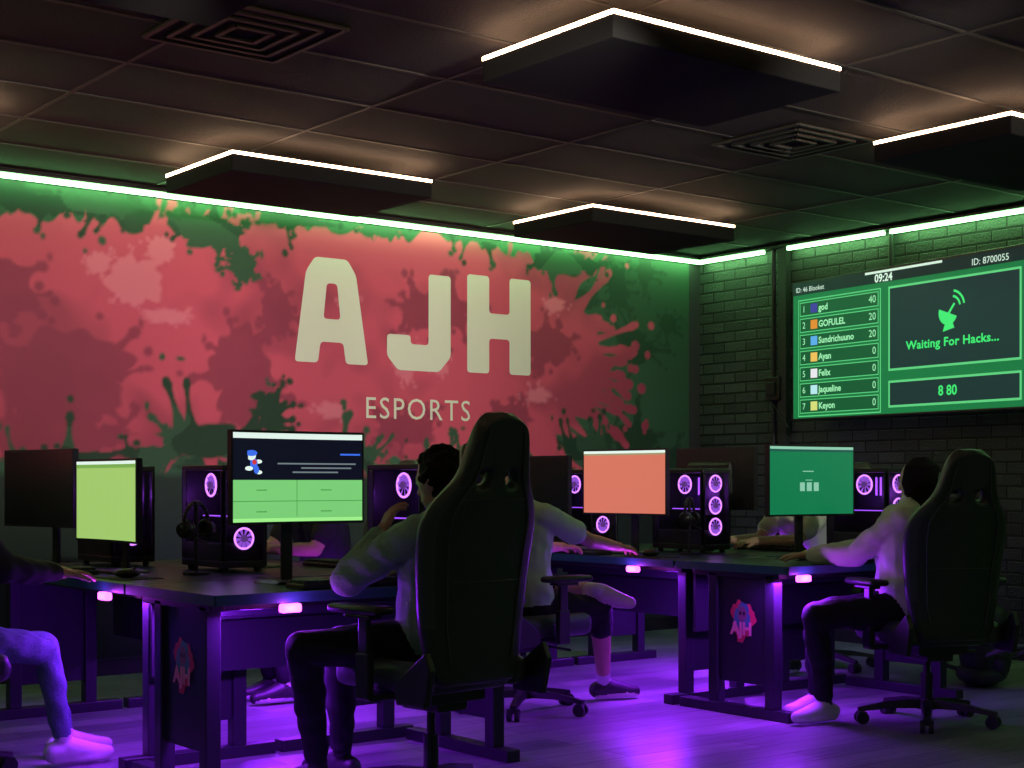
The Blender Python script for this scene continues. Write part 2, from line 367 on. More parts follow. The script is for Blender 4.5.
# ------------------------------------------------------------------ desks
def desk(loc,rz,L,D,lamp=None,logo_end=None,name='gaming_desk',pw=1.0):
    r=root(name,loc,rz)
    b=MB(); b.b2((0,0,.715),(L,D,.745)); b.obj('desktop',DTOP,r,bevel=.006)
    b=MB(); b.b2((0,-.004,.708),(L,.004,.747)); b.b2((-.004,0,.708),(.004,D,.747)); b.obj('front_edge_sheen',M('edge_sheen',(.02,.11,.10),.35),r)  # green reflection along the desk edges, put into the strip colour
    b=MB()
    for ex in(.05,L-.05):
        for yy in(.14,.52):
            b.b2((ex-.03,yy-.03,.05),(ex+.03,yy+.03,.70))
        b.b2((ex-.035,.01,.0),(ex+.035,D-.01,.05))
        b.b2((ex-.03,.08,.68),(ex+.03,D-.1,.715))
        b.b2((ex-.012,.17,.16),(ex+.012,.49,.68))
    b.b2((.08,.50,.62),(L-.08,.54,.70)); b.b2((.08,.10,.68),(L-.08,.14,.715))
    b.obj('steel_frame',STEEL,r,bevel=.004)
    b=MB(); b.b2((.08,D-.06,.38),(L-.08,D-.045,.70)); b.obj('modesty_panel',STEEL,r)
    b=MB(); b.b2((.2,D-.2,.60),(L-.2,D-.08,.605)); b.b2((.2,D-.2,.60),(L-.2,D-.195,.66)); b.obj('cable_tray',STEEL,r)
    if logo_end is not None:
        lx=.05-.013 if logo_end==0 else L-.05+.013
        b=MB()
        def nz1(t,seed): return sum(A*math.sin(K*t+seed*(i+1)*1.7) for i,(K,A) in enumerate(((3,1),(7,.6),(13,.35),(29,.2))))
        def rp(yc,zc,s,seed,k0,mi,off=.001):
            pts=[]
            for i in range(48):
                t=2*math.pi*i/48; k=s*(1+k0*nz1(t,seed))
                pts.append((lx-off,yc+math.cos(t)*k*.8,zc+math.sin(t)*k))
            b.fan((lx-off,yc,zc),pts,mi)
        rp(.33,.47,.095,3.3,.15,0); rp(.33,.485,.068,1.3,.10,1,.002); rp(.33,.50,.036,2.2,.05,3,.003)
        for yy in(.318,.342):
            pts=[(lx-.004,yy+math.cos(t)*.008,.503+math.sin(t)*.010) for t in[2*math.pi*i/12 for i in range(12)]]
            b.fan((lx-.004,yy,.503),pts,2)
        b.obj('team_logo',[M('logo_red',(.75,.06,.09),.5),M('logo_teal',(.08,.28,.27),.5),BLK,M('logo_bone',(.30,.12,.16),.5)],r)
        o=txt('logo_text','AJH',.085,(lx-.005,.405,.40),M('logo_text_red',(.95,.35,.38),.5),r,offset=.004); o.rotation_euler=(math.pi/2,0,-math.pi/2)
    if lamp:
        for lx in lamp:
            b=MB(); b.b2((lx-.042,-.022,.672),(lx+.042,.01,.705)); b.obj('under_desk_lamp',PINKC,r,bevel=.008)
            light('under_desk_glow','AREA',(lx,.06,.665),24*pw,(.28,.02,1),r,.35,.12)
            light('under_desk_wash','POINT',(lx,.28,.60),15*pw,(.26,.015,1),r,.05)
            light('lamp_spill','POINT',(lx,-.05,.69),1.4*pw,(.45,.04,1),r,.02)
    return r

GLASS=M('tinted_glass',(.02,.015,.03),.08,spec=.6,alpha=.3)
def pc(x,y,rz=0,z=.746):
    r=root('gaming_pc_tower',(x,y,z),rz); w,d,h=.22,.42,.48
    b=MB()
    b.b2((-w/2,-d/2,.02),(w/2,d/2,.05)); b.b2((-w/2,-d/2,h-.025),(w/2,d/2,h)); b.b2((w/2-.012,-d/2,.05),(w/2,d/2,h-.025)); b.b2((-w/2,d/2-.015,.05),(w/2,d/2,h-.025))
    for xx in(-w/2+.008,w/2-.008): b.b2((xx-.008,-d/2,.05),(xx+.008,-d/2+.02,h-.025))
    b.b2((-w/2,d/2-.05,.05),(-w/2+.012,d/2-.0,h-.025)); b.b2((-w/2,-d/2,.05),(-w/2+.012,-d/2+.03,h-.025))
    b.b2((-w/2,-d/2+.02,.05),(w/2-.02,d/2-.03,.13))
    b.obj('case',BLK,r,bevel=.004)
    b=MB()
    for fx in(-.08,.08):
        for fy in(-.17,.17): b.cyl((fx,fy,0),(fx,fy,.02),.015)
    b.obj('feet',BLK,r)
    b=MB(); b.b2((-w/2+.001,-d/2+.03,.05),(-w/2+.005,d/2-.05,h-.025)); b.b2((-w/2+.016,-d/2+.001,.05),(w/2-.016,-d/2+.005,h-.025)); b.obj('glass_panels',GLASS,r)
    rg=MB(); hb=MB()
    def fan_(c,ax,R=.046):
        ax=Vector(ax); rg.torus(c,R,.0050,ax,mi=0)
        a=ax.orthogonal().normalized(); bb=ax.cross(a)
        hb.cyl(Vector(c)-ax*.008,Vector(c)+ax*.008,R*.34,mi=0)
        for i in range(9):
            t=2*math.pi*i/9; e=a*math.cos(t)+bb*math.sin(t); f=a*math.cos(t+.5)+bb*math.sin(t+.5)
            p=Vector(c); hb.add([p+e*R*.36,p+f*R*.36+ax*.004,p+f*R*.95+ax*.006,p+e*R*.95-ax*.004],[(0,1,2,3)],1)
    for zz in(.395,.27,.15): fan_((0,-d/2+.014,zz),(0,1,0))
    fan_((-w/2+.03,-.03,.39),(1,0,0),.05)
    rg.obj('fan_rings',PURP,r,smooth=True); hb.obj('fan_blades',[M('fan_hub',(.08,.05,.1),.4,emit=(.3,.1,.6),es=.6),M('fan_blade_glow',(.2,.1,.3),.4,emit=(.42,.12,1.0),es=1.2)],r)
    b=MB(); b.b2((w/2-.03,-.15,.14),(w/2-.014,.15,.44)); b.b2((-.06,-.16,.215),(w/2-.03,.12,.245)); b.obj('motherboard_and_gpu',M('pcb',(.02,.02,.03),.4),r)
    b=MB(); b.b2((-.055,-.15,.248),(-.04,.1,.252)); b.b2((w/2-.034,-.02,.33),(w/2-.03,-.01,.43)); b.b2((w/2-.034,.01,.33),(w/2-.03,.02,.43)); b.obj('internal_led',VIOL,r)
    light('case_glow','POINT',(-.02,-.0,.34),.9,(.38,.06,1),r,.03)
    return r

def monitor(x,y,rz,kind,zc=1.17,z0=.746):
    r=root('computer_monitor',(x,y,z0),rz); zc=zc-z0; W,H=.615,.37
    b=MB()
    n=10; vs=[];fs=[]
    def cy(u): return -.022*(u*u)
    for i in range(n+1):
        u=-1+2*i/n; xx=u*W/2; yy=cy(u)
        for zz in(zc-H/2,zc+H/2): vs+= [(xx,yy,zz),(xx,yy+.03,zz)]
    for i in range(n):
        a=i*4;c=a+4
        fs+=[(a,c,c+2,a+2),(a+1,a+3,c+3,c+1),(a,a+1,c+1,c),(a+2,c+2,c+3,a+3)]
    fs+=[(0,2,3,1),(n*4,n*4+1,n*4+3,n*4+2)]
    b.add(vs,fs)
    b.obj('bezel',BLK2,r)
    b=MB(); b.box((0,.045,zc),(.34,.05,.2)); b.obj('rear_housing',BLK,r,bevel=.02)
    b=MB(); b.torus((0,.071,zc),.05,.004,(0,1,0)); b.obj('rear_ring',M('ring_dim',(.05,.05,.06),.3),r)
    b=MB(); b.box((0,.078,(zc)/2+.02),(.05,.02,zc+.02)); b.cyl((0,.06,zc),(0,.09,zc),.035)
    b.obj('stand_post',BLK,r,bevel=.006)
    b=MB(); b.extr([(-.12,0),(.12,0),(.10,.012),(-.10,.012)],-.04,.14); b.obj('stand_base',BLK,r,bevel=.004)
    sw,sh=W/2-.008,H/2-.01
    def quad(mb,x0,z0,x1,z1,k,mi=0):
        m=8
        for i in range(m):
            xa=x0+(x1-x0)*i/m; xb=x0+(x1-x0)*(i+1)/m
            ya=cy(xa/(W/2))-.001-.0007*k; yb=cy(xb/(W/2))-.001-.0007*k
            mb.add([(xa,ya,zc+z0),(xb,yb,zc+z0),(xb,yb,zc+z1),(xa,ya,zc+z1)],[(0,1,2,3)],mi)
    if kind=='quiz':
        m=[E('scr_navy',(10,12,30),1.0),E('scr_lime',(122,205,118),1.0),E('scr_white',(225,245,235),1.0),E('scr_line',(75,155,75),.9),E('scr_blue',(60,110,235),1.0),E('scr_red',(220,60,60),.9),E('scr_grey',(130,145,150),.7),E('scr_green_hi',(160,240,140),1.0)]
        b=MB(); quad(b,-sw,-sh,sw,sh,0,0); quad(b,-sw,-sh,sw,-.01,1,1); quad(b,-sw,sh-.022,sw,sh,1,2); quad(b,.20,sh-.085,.29,sh-.078,1,4)
        quad(b,-sw,-.095,sw,-.092,2,3); quad(b,-.0015,-sh+.02,.0015,-.01,2,3); quad(b,-sw,-sh,sw,-sh+.014,2,7)
        quad(b,.02,.035,.25,.041,1,6); quad(b,-.09,.052,.27,.058,1,6); quad(b,-.02,.018,.19,.024,1,6)
        for zz in(-.05,-.135):
            for xx in(-.16,.14): quad(b,xx-.03,zz-.002,xx+.02,zz+.002,2,3)
        def disc(cx,cz,rx,rz,mi,k):
            y=cy(cx/(W/2))-.001-.0007*k
            b.fan((cx,y,zc+cz),[(cx+rx*math.cos(t),y,zc+cz+rz*math.sin(t)) for t in[2*math.pi*i/14 for i in range(14)]],mi)
        disc(-.215,.085,.022,.018,2,2); disc(-.213,.095,.026,.012,4,3); disc(-.205,.055,.02,.022,4,2); disc(-.18,.062,.016,.008,2,3); disc(-.225,.035,.018,.009,2,3); disc(-.19,.03,.012,.016,4,3); disc(-.178,.02,.014,.008,2,4); disc(-.2,.06,.01,.01,5,4)
        b.obj('screen',m,r)
    elif kind=='lime':
        b=MB(); quad(b,-sw,-sh,sw,sh,0,0); quad(b,-sw,sh-.014,sw,sh,1,1); quad(b,-sw,sh-.030,sw,sh-.014,1,2)
        b.obj('screen',[E('scr_yellowgreen',(160,200,108),1.0),E('scr_white',(225,245,235),1.0),E('scr_olive',(120,170,80),1.0)],r)
    elif kind=='salmon':
        b=MB(); quad(b,-sw,-sh,sw,sh,0,0); quad(b,-sw,sh-.014,sw,sh,1,1); quad(b,-sw,sh-.024,sw,sh-.014,1,2)
        b.obj('screen',[E('scr_salmon',(210,116,94),1.0),E('scr_white',(225,245,235),1.0),E('scr_olive2',(160,150,110),1.0)],r)
    elif kind=='green':
        b=MB(); quad(b,-sw,-sh,sw,sh,0,0); quad(b,-sw,sh-.014,sw,sh,1,1); quad(b,-sw,sh-.026,sw,sh-.014,1,2)
        for i in range(3): quad(b,-.07+i*.05,-.055,-.035+i*.05,-.01,1,1)
        quad(b,-.05,.045,.03,.050,1,1); quad(b,-.03,.0,.02,.004,1,1)
        b.obj('screen',[E('scr_green',(16,118,74),1.0),E('scr_pale',(150,215,185),.8),E('scr_teal',(30,90,80),.8)],r)
    else:
        b=MB(); quad(b,-sw,-sh,sw,sh,0,0); b.obj('screen',M('screen_off',(.008,.012,.012),.25),r)
    return r

def keyboard(x,y,rz=0,z=.746):
    r=root('computer_keyboard',(x,y,z),rz); b=MB(); b.b2((-.22,-.07,0),(.22,.07,.02)); b.obj('case',BLK,r,bevel=.005)
    b=MB()
    for j in range(5):
        for i in range(19):
            b.box((-.203+i*.0225,-.05+j*.025,.026),(.018,.02,.012))
    b.obj('keys',M('key_caps',(.03,.03,.035),.5),r)
def mouse(x,y,rz=0,z=.746):
    r=root('computer_mouse',(x,y,z),rz); b=MB(); b.sph((0,0,.022),(.032,.058,.02)); b.cyl((-.005,.03,.038),(.005,.03,.038),.008); b.obj('shell',BLK,r,smooth=True)
    b=MB(); b.b2((-.12,-.09,.0),(.12,.11,.003)); b.obj('mouse_mat',M('mouse_mat',(.01,.01,.012),.8),r)
def headset(x,y,z,rz=0):
    r=root('headset_on_stand',(x,y,z),rz); b=MB()
    b.cyl((0,0,0),(0,0,.012),.06); b.cyl((0,0,.012),(0,0,.305),.009); b.box((0,0,.312),(.05,.03,.012)); b.obj('stand',BLK,r)
    b=MB()
    R_=.085; pts=[Vector((R_*math.cos(t),0,.23+R_*math.sin(t))) for t in[math.radians(-20+i*11) for i in range(21)]]
    for p,q in zip(pts,pts[1:]): b.cyl(p,q,.009,seg=8)
    for s in(-1,1):
        b.cyl((s*.07,0,.20),(s*.10,0,.195),.040,.034); b.torus((s*.068,0,.20),.031,.011,(1,0,0))
    b.cyl((-.095,-.02,.18),(-.05,-.09,.14),.004); b.obj('headset',BLK2,r,smooth=True)

def pod(x0,y0,screenA,screenB,mA,mB,la,lb,pb):
    desk((x0,y0,0),0,1.4,.76,lamp=[la],logo_end=0)
    desk((x0,y0+2.46,0),-math.pi/2,1.68,.695,lamp=[lb],pw=pb)
    desk((x0+1.4,y0+.78,0),math.pi/2,1.68,.695,lamp=[.9])
    monitor(x0+mA[0],y0+mA[1],math.radians(mA[2]),screenA,mA[3])
    monitor(x0+mB[0],y0+mB[1],math.radians(mB[2]),screenB,mB[3])
    monitor(x0+1.09,y0+1.55,math.radians(93),'off')
    monitor(x0+.20,y0+2.20,math.radians(-80),'off',1.12)
    pc(x0+1.17,y0+.46); pc(x0+.76,y0+1.42); pc(x0+.55,y0+2.15)
    keyboard(x0+.62,y0+.14); mouse(x0+1.0,y0+.15)
    keyboard(x0+.10,y0+1.66,-math.pi/2)
    keyboard(x0+1.30,y0+1.3,math.pi/2)
    headset(x0+.50,y0+1.17,.746,.5)
    mouse(x0+.16,y0+1.12,-math.pi/2)
pod(2.45,4.86,'quiz','lime',(.57,.42,2,1.168),(.26,1.54,-88,1.068),.30,1.50,.55)
pod(5.42,4.83,'green','salmon',(.61,.40,-4,1.158),(.28,1.45,-83,1.15),.10,1.38,1.0)

# ------------------------------------------------------------------ gaming chair
def chair(x,y,rz,back_top=1.34,seat=.47):
    r=root('gaming_chair',(x,y,0),rz); zs=seat-.47; k=(back_top-zs-.42)/(1.34-.42)
    Z=lambda z:zs+.42+(z-.42)*k
    rows=[(.42,.175,.00),(.50,.21,.03),(.62,.235,.055),(.78,.25,.065),(.92,.265,.07),(1.00,.262,.065),(1.06,.225,.045),(1.11,.175,.02),(1.16,.15,.01),(1.22,.138,.01),(1.29,.12,.005),(1.325,.095,.0),(1.345,.05,-.005)]
    us=[-1,-.8,-.55,-.2,0,.2,.55,.8,1]
    vs=[];fs=[];mi=[]
    for z,hw,wing in rows:
        for u in us:
            yy=-.235-(z-.42)*.15+ wing*abs(u)**2.5 + .02*math.sin((z-.45)*4)
            vs.append((u*hw,yy,Z(z)+(.01*(1-abs(u)) if z>1.3 else 0)))
    nc=len(us)
    b=MB()
    for j in range(len(rows)-1):
        for i in range(nc-1):
            if j in(7,) and i in(2,5): continue
            f=(j*nc+i,j*nc+i+1,(j+1)*nc+i+1,(j+1)*nc+i)
            fs.append(f); mi.append(1 if i in(0,7) and 1<j<7 else 0)
    b.v=vs;b.f=fs;b.mi=mi
    b.obj('backrest',[LEATH,LEATH2],r,smooth=True,sub=2,solid=.065)
    b=MB(); b.box((0,-.235-.78*.15+.065,Z(1.2)),(.22,.06,.11)); b.box((0,-.22,Z(.62)),(.28,.07,.16)); b.obj('pillows',LEATH2,r,bevel=.03,smooth=True)
    b=MB()
    def bk(u,z,hw,wing): return Vector((u*hw,-.235-(z-.42)*.15+wing*abs(u)**2.5-.036+.02*math.sin((z-.45)*4),Z(z)))
    for s in(-1,1):
        pts=[bk(s*.68,*q) for q in rows[1:11]]
        for p,q in zip(pts,pts[1:]): b.cyl(p,q,.004,seg=6)
    for j in(3,6):
        pts=[bk(u,*rows[j]) for u in(-.68,-.35,0,.35,.68)]
        for p,q in zip(pts,pts[1:]): b.cyl(p,q,.003,seg=6)
    b.obj('piping',M('seam_grey',(.045,.062,.05),.5),r)
    b=MB(); b.box((0,.02,zs+.44),(.38,.50,.09)); b.obj('seat_cushion',LEATH,r,bevel=.035,smooth=True)
    b=MB()
    for s in(-1,1): b.box((s*.215,.0,zs+.455),(.095,.48,.11))
    b.obj('seat_bolsters',LEATH2,r,bevel=.035,smooth=True)
    b2=MB()
    for s in(-1,1):
        pts=[(-.30,.37),(-.15,.37),(-.14,.44),(-.22,.50),(-.30,.56),(-.33,.5)]
        n=len(pts); A=[(s*.262,p[0],p[1]+zs) for p in pts]; B=[(s*.29,p[0],p[1]+zs) for p in pts]
        b2.add(A+B,[tuple(range(n)),tuple(range(n,2*n))[::-1]]+[(i,n+i,n+(i+1)%n,(i+1)%n) for i in range(n)])
    b2.box((0,.0,zs+.375),(.26,.30,.05)); b2.box((0,-.02,zs+.34),(.14,.2,.05)); b2.cyl((.1,.02,zs+.35),(.30,.05,zs+.34),.007)
    b2.obj('tilt_mechanism',BLK,r,bevel=.006)
    b=MB()
    for s in(-1,1):
        b.b2((s*.2,-.06,zs+.375),(s*.33,.02,zs+.395)); b.b2((s*.305,-.055,zs+.38),(s*.335,.015,zs+.54)); b.b2((s*.309,-.045,zs+.5),(s*.331,.005,zs+.665))
        b.b2((s*.29,-.08,zs+.66),(s*.35,.06,zs+.675))
    b.obj('arm_posts',BLK,r,bevel=.005)
    b=MB()
    for s in(-1,1): b.box((s*.315,.01,zs+.69),(.095,.27,.03))
    b.obj('arm_pads',BLK,r,bevel=.013,smooth=True)
    b=MB(); b.cyl((0,0,.10),(0,0,.24),.028); b.cyl((0,0,.22),(0,0,zs+.35),.016); b.cyl((0,0,.07),(0,0,.12),.05,.04)
    for i in range(5):
        a=2*math.pi*i/5+.4; R=Matrix.Rotation(a,3,'Z')
        pr=[(.03,.028,.115,.075),(.18,.024,.105,.075),(.33,.018,.078,.06)]
        vs=[]
        for d,w,zt,zb in pr:
            for (yy,zz) in((-w,zb),(w,zb),(w*.7,zt),(-w*.7,zt)): vs.append(R@Vector((d,yy,zz)))
        fs=[(0,3,2,1),(8,9,10,11)]
        for j in range(2):
            for q in range(4): fs.append((j*4+q,j*4+(q+1)%4,j*4+4+(q+1)%4,j*4+4+q))
        b.add(vs,fs)
        c=R@Vector((.315,0,0)); b.cyl(c+Vector((0,0,.05)),c+Vector((0,0,.07)),.012)
        ax=R@Vector((0,1,0))
        for s in(-1,1): b.cyl(c+ax*(s*.008)+Vector((0,0,.03)),c+ax*(s*.03)+Vector((0,0,.03)),.03)
        b.box(c+Vector((0,0,.048)),(.04,.05,.02),rot=R)
    b.obj('swivel_base',BLK,r)
    return r
chair(3.11,4.47,math.radians(6),1.375,.49)
chair(5.98,4.46,math.radians(-22),1.285,.46)
chair(4.68,5.92,math.radians(-88),1.30,.46)
chair(1.78,5.93,math.radians(-92),1.30,.46)
chair(7.25,6.18,math.radians(90),1.26,.46)
chair(4.32,6.98,math.radians(85),1.26,.46)

# ------------------------------------------------------------------ people
def V(*a): return Vector(a)
def person(name,J,mats,short_sleeve=False,bare_calf=False,hair='short',curly=False,vox=.0065):
    prims=[]
    SK,SH,PA,SO,HA,EY,LI,SL,SO2,SOCKI=range(10)
    cl=J.get('cloth',.010)
    def cap(p0,p1,r0,r1,l): prims.append(('c',Vector(p0),Vector(p1),r0,r1,l))
    def ell(c,ax,r,l): prims.append(('e',Vector(c),ax,r,l))
    f=Vector((*J['f'],0)).normalized(); up=V(0,0,1); rt=f.cross(up)
    pel=Vector(J['pelvis']); ch=Vector(J['chest']); nk=Vector(J['neck']); hd=Vector(J['head'])
    hf=Vector((*J.get('hf',J['f']),J.get('hfz',0))).normalized(); hr=hf.cross(up).normalized(); hu=hr.cross(hf).normalized()
    sw=J.get('sw',.175)
    shl=ch-rt*sw+V(0,0,.075); shr=ch+rt*sw+V(0,0,.075)
    waist=pel.lerp(ch,.42)
    for s in(-1,1):
        cap(pel+rt*s*.075,waist+rt*s*.06,.110+cl,.100+cl,SH)
        cap(waist+rt*s*.06,ch+rt*s*.075,.100+cl,.114+cl*.5,SH)
        cap(ch+rt*s*.07,ch+rt*s*.12+V(0,0,.06),.10,.07,SH)
    cap(pel-rt*.08-V(0,0,.03),pel+rt*.08-V(0,0,.03),.112,.112,PA)
    cap(shl,shr,.062,.062,SH); cap(shl,nk,.056,.052,SH); cap(shr,nk,.056,.052,SH)
    if not short_sleeve: cap(nk-V(0,0,.01),nk+V(0,0,.012),.064,.062,SH)
    cap(nk-V(0,0,.03),hd-hu*.06-hf*.02,.057,.053,SK)
    AX=Matrix((hr,hf,hu)).transposed()
    ell(hd+hu*.018,AX,(.074,.092,.098),SK); ell(hd-hu*.048+hf*.022,AX,(.055,.064,.064),SK)
    cap(hd+hf*.086+hu*.008,hd+hf*.104-hu*.026,.008,.012,SK)
    cap(hd+hf*.096-hu*.03-hr*.011,hd+hf*.096-hu*.03+hr*.011,.008,.008,SK)
    for s in(-1,1):
        ell(hd+hr*s*.074-hu*.008-hf*.008,AX,(.011,.02,.032),SK)
        ell(hd+hr*s*.031+hf*.078+hu*.008,AX,(.013,.010,.007),EY)
        cap(hd+hr*s*.015+hf*.087+hu*.024,hd+hr*s*.045+hf*.078+hu*.026,.005,.004,HA)
    cap(hd-hr*.020+hf*.080-hu*.058,hd+hr*.020+hf*.080-hu*.058,.007,.007,LI)
    ell(hd+hu*.028-hf*.016,AX,(.081,.096,.094),HA); ell(hd-hu*.01-hf*.036,AX,(.075,.067,.08),HA)
    rnd=random.Random(5)
    if curly:
        for i in range(210):
            t=rnd.uniform(0,2*math.pi); ph=math.acos(rnd.uniform(-.6,1))
            d=V(math.sin(ph)*math.cos(t),math.sin(ph)*math.sin(t),math.cos(ph))
            if d.y>.45 and d.z<.45: continue
            p=hd+hu*.028-hf*.014+AX@V(d.x*.084,d.y*.098,d.z*.097); rr=rnd.uniform(.009,.019); ell(p,AX,(rr,rr,rr),HA)
    if hair=='long':
        for i in range(44):
            t=rnd.uniform(-1.95,1.95)+math.pi*1.5
            d=V(math.cos(t),math.sin(t),0)
            top=hd+hu*.115+AX@V(d.x*.03,d.y*.035-.01,0); up_=hd+hu*.075+AX@V(d.x*.072,d.y*.085-.012,0); mid=hd+hu*.0+AX@V(d.x*.088,d.y*.100-.012,0); end=hd-hu*rnd.uniform(.15,.24)+AX@V(d.x*.080+rnd.uniform(-.018,.018),min(-.02,d.y*.10)-.02,0)
            rr=rnd.uniform(.009,.014)
            cap(top,up_,rr,rr+.001,HA); cap(up_,mid,rr,rr+.002,HA); cap(mid,end,rr+.002,.006,HA)
        for s in(-1,-.4,.4,1): cap(hd+hr*s*.05-hf*.055,hd+hr*s*.06-hf*.072-hu*.13,.034,.024,HA)
    for sd,sh in(('l',shl),('r',shr)):
        el=Vector(J['e'+sd]); wr=Vector(J['w'+sd])
        if short_sleeve:
            cap(sh,el,.046,.038,SK); cap(sh,sh.lerp(el,.66),.064,.062,SH)
            cap(el,el.lerp(wr,.35),.038,.037,SK); cap(el.lerp(wr,.35),wr,.037,.025,SK)
        else:
            cap(sh,el,.054+cl,.046+cl,SH)
            cap(el,el.lerp(wr,.35),.046+cl,.045+cl,SH); cap(el.lerp(wr,.35),el.lerp(wr,.90),.045+cl,.034+cl*.6,SH); cap(el.lerp(wr,.85),wr,.026,.025,SK)
    tk=J.get('thigh',1)
    for sd,s in(('l',-1),('r',1)):
        hp=pel+rt*s*.09-V(0,0,.03); kn=Vector(J['k'+sd]); an=Vector(J['a'+sd]); ft=Vector(J['f'+sd]).normalized()
        cap(hp,hp.lerp(kn,.5),.096*tk,.082*tk,PA); cap(hp.lerp(kn,.5),kn,.082*tk,.062*tk,PA)
        cm=kn.lerp(an,.3)
        if bare_calf:
            cap(kn,kn.lerp(an,.22),.066,.064,PA); cap(kn,cm,.05,.052,SK); cap(cm,an,.052,.034,SK); cap(an.lerp(kn,.16),an,.038,.037,SOCKI)
        else:
            cap(kn,cm,.062*tk,.06*tk,PA); cap(cm,an.lerp(kn,.12),.06*tk,.045*tk,PA); cap(an.lerp(kn,.14),an,.036,.034,SOCKI)
        so=SO if sd=='l' else SO2
        hu2=Vector(J.get('sole'+sd,(0,0,-1))).normalized()
        heel=an-ft*.04+hu2*.035; ball=an+ft*.12+hu2*.045; toe=an+ft*.175+hu2*.05
        cap(heel,an+ft*.04+hu2*.03,.043,.046,so); cap(an+ft*.02+hu2*.02,ball,.047,.038,so); cap(ball,toe,.038,.030,so)
        side=ft.cross(hu2).normalized()
        for q in(-1,1):
            cap(heel+hu2*.026+side*q*.016,ball+hu2*.016+side*q*.022,.019,.019,SL); cap(ball+hu2*.016+side*q*.02,toe+hu2*.010+side*q*.010,.019,.018,SL)
    org=V(pel.x,pel.y,0)
    def build(prims,vox,nm,parent,matl,smooth=4,folds=False):
        mb=MB()
        for p in prims:
            if p[0]=='c':
                _,a,c,r0,r1,l=p
                if (c-a).length>1e-5: mb.cyl(a-org,c-org,r0,r1,14)
                mb.sph(a-org,r0,seg=14,rings=10); mb.sph(c-org,r1,seg=14,rings=10)
            else: mb.sph(p[1]-org,p[3],ax=p[2],seg=18,rings=12)
        o=mb.obj('tmp',[],None)
        md=o.modifiers.new('r','REMESH'); md.mode='VOXEL'; md.voxel_size=vox
        md=o.modifiers.new('s','SMOOTH'); md.factor=.5; md.iterations=smooth
        dg=bpy.context.evaluated_depsgraph_get(); me=bpy.data.meshes.new_from_object(o.evaluated_get(dg))
        bpy.data.objects.remove(o)
        me.materials.clear()
        for m in matl: me.materials.append(m)
        n=len(me.polygons); cen=np.zeros(n*3,dtype=np.float64); me.polygons.foreach_get('center',cen); cen=cen.reshape(n,3)+np.array(org)
        best=np.full(n,1e9); lab=np.zeros(n,dtype=np.int32)
        for p in prims:
            if p[0]=='c':
                _,a,c,r0,r1,l=p; a_=np.array(a);d=np.array(c)-a_; L=max(1e-9,d@d); t=np.clip((cen-a_)@d/L,0,1)
                dist=np.linalg.norm(cen-(a_+t[:,None]*d),axis=1)-(r0+(r1-r0)*t)
            else:
                _,c,ax,rr,l=p; q=(cen-np.array(c))@np.array(ax); k=np.linalg.norm(q/np.array(rr),axis=1)
                g=np.linalg.norm(q/np.array(rr)**2,axis=1)+1e-9; dist=k*(k-1)/g
            if l in(EY,LI): dist=dist-.002
            s=dist<best; best[s]=dist[s]; lab[s]=l
        me.polygons.foreach_set('material_index',lab); me.polygons.foreach_set('use_smooth',np.ones(n,dtype=bool))
        if folds:
            nv=len(me.vertices); co=np.zeros(nv*3); me.vertices.foreach_get('co',co); co=co.reshape(nv,3)
            no=np.zeros(nv*3,dtype=np.float32); me.vertices.foreach_get('normal',no); no=no.reshape(nv,3)
            vi=np.zeros(len(me.loops),dtype=np.int32); me.loops.foreach_get('vertex_index',vi)
            ls=np.zeros(n,dtype=np.int32); lt=np.zeros(n,dtype=np.int32); me.polygons.foreach_get('loop_start',ls); me.polygons.foreach_get('loop_total',lt)
            fl=np.repeat(lab,lt); w=np.ones(nv)
            bad=~np.isin(fl,(SH,PA)); w[vi[bad]]=0
            x,y,z=co.T
            d=np.sin(38*z+22*x+2.5*np.sin(17*y+3))*np.sin(16*x-19*y+9*z+1)+.7*np.sin(70*z-30*y+2*np.sin(21*x))*np.sin(23*y+31*x+2)+.5*np.sin(55*(x+y)+2.2*np.sin(30*z))
            co=co+no*(d*w*.0034)[:,None]
            me.vertices.foreach_set('co',co.reshape(-1))
        me.update(); o=bpy.data.objects.new(nm,me); COL.objects.link(o); o.parent=parent
        return o
    R=root(name,org)
    skn=mats['skin']
    ml=[skn,mats['shirt'],mats['pants'],mats['shoes'],mats['hair'],M('eye_dark',(.03,.02,.015),.2),M('lips',(.35,.13,.12),.5),mats.get('sole',M('sole_white',(.6,.6,.58),.6)),mats.get('shoes_r',mats['shoes']),mats.get('sock',M('sock_white',(.55,.55,.55),.8))]
    build(prims,vox,'body',R,ml,folds=True)
    for sd in 'lr':
        if 'h'+sd not in J: continue
        d,n,curl,th=J['h'+sd]; d=Vector(d).normalized(); n=Vector(n); n=(n-d*n.dot(d)).normalized(); s=d.cross(n).normalized()
        w=Vector(J['w'+sd]); prims2=[]
        def cp(a,c,r0,r1): prims2.append(('c',a,c,r0,r1,0))
        cp(w-d*.03,w+d*.02,.025,.024)
        Ls=[.066,.076,.070,.054]
        for i,off in enumerate((-.031,-.0105,.0105,.030)):
            o_=off*th*-1
            kk=w+d*(.088-abs(off)*.25)+s*o_
            cp(w+d*.01+s*o_*.5,kk,.016,.0115)
            p=kk; a=0
            for j,fr in enumerate((.45,.3,.25)):
                a+=curl*(.8,1.1,.8)[j]*(1+.1*i); q=p+(d*math.cos(a)+n*math.sin(a)+s*o_*2.2*(1-min(1,curl)))*Ls[i]*fr
                cp(p,q,.0092-.0007*j,.0088-.0008*j); p=q
        t0=w+d*.018+s*th*.018; t1=t0+d*.032+s*th*.028+n*.008; t2=t1+d*.030+s*th*.010+n*.010; t3=t2+d*.024+n*.008*(1+curl)
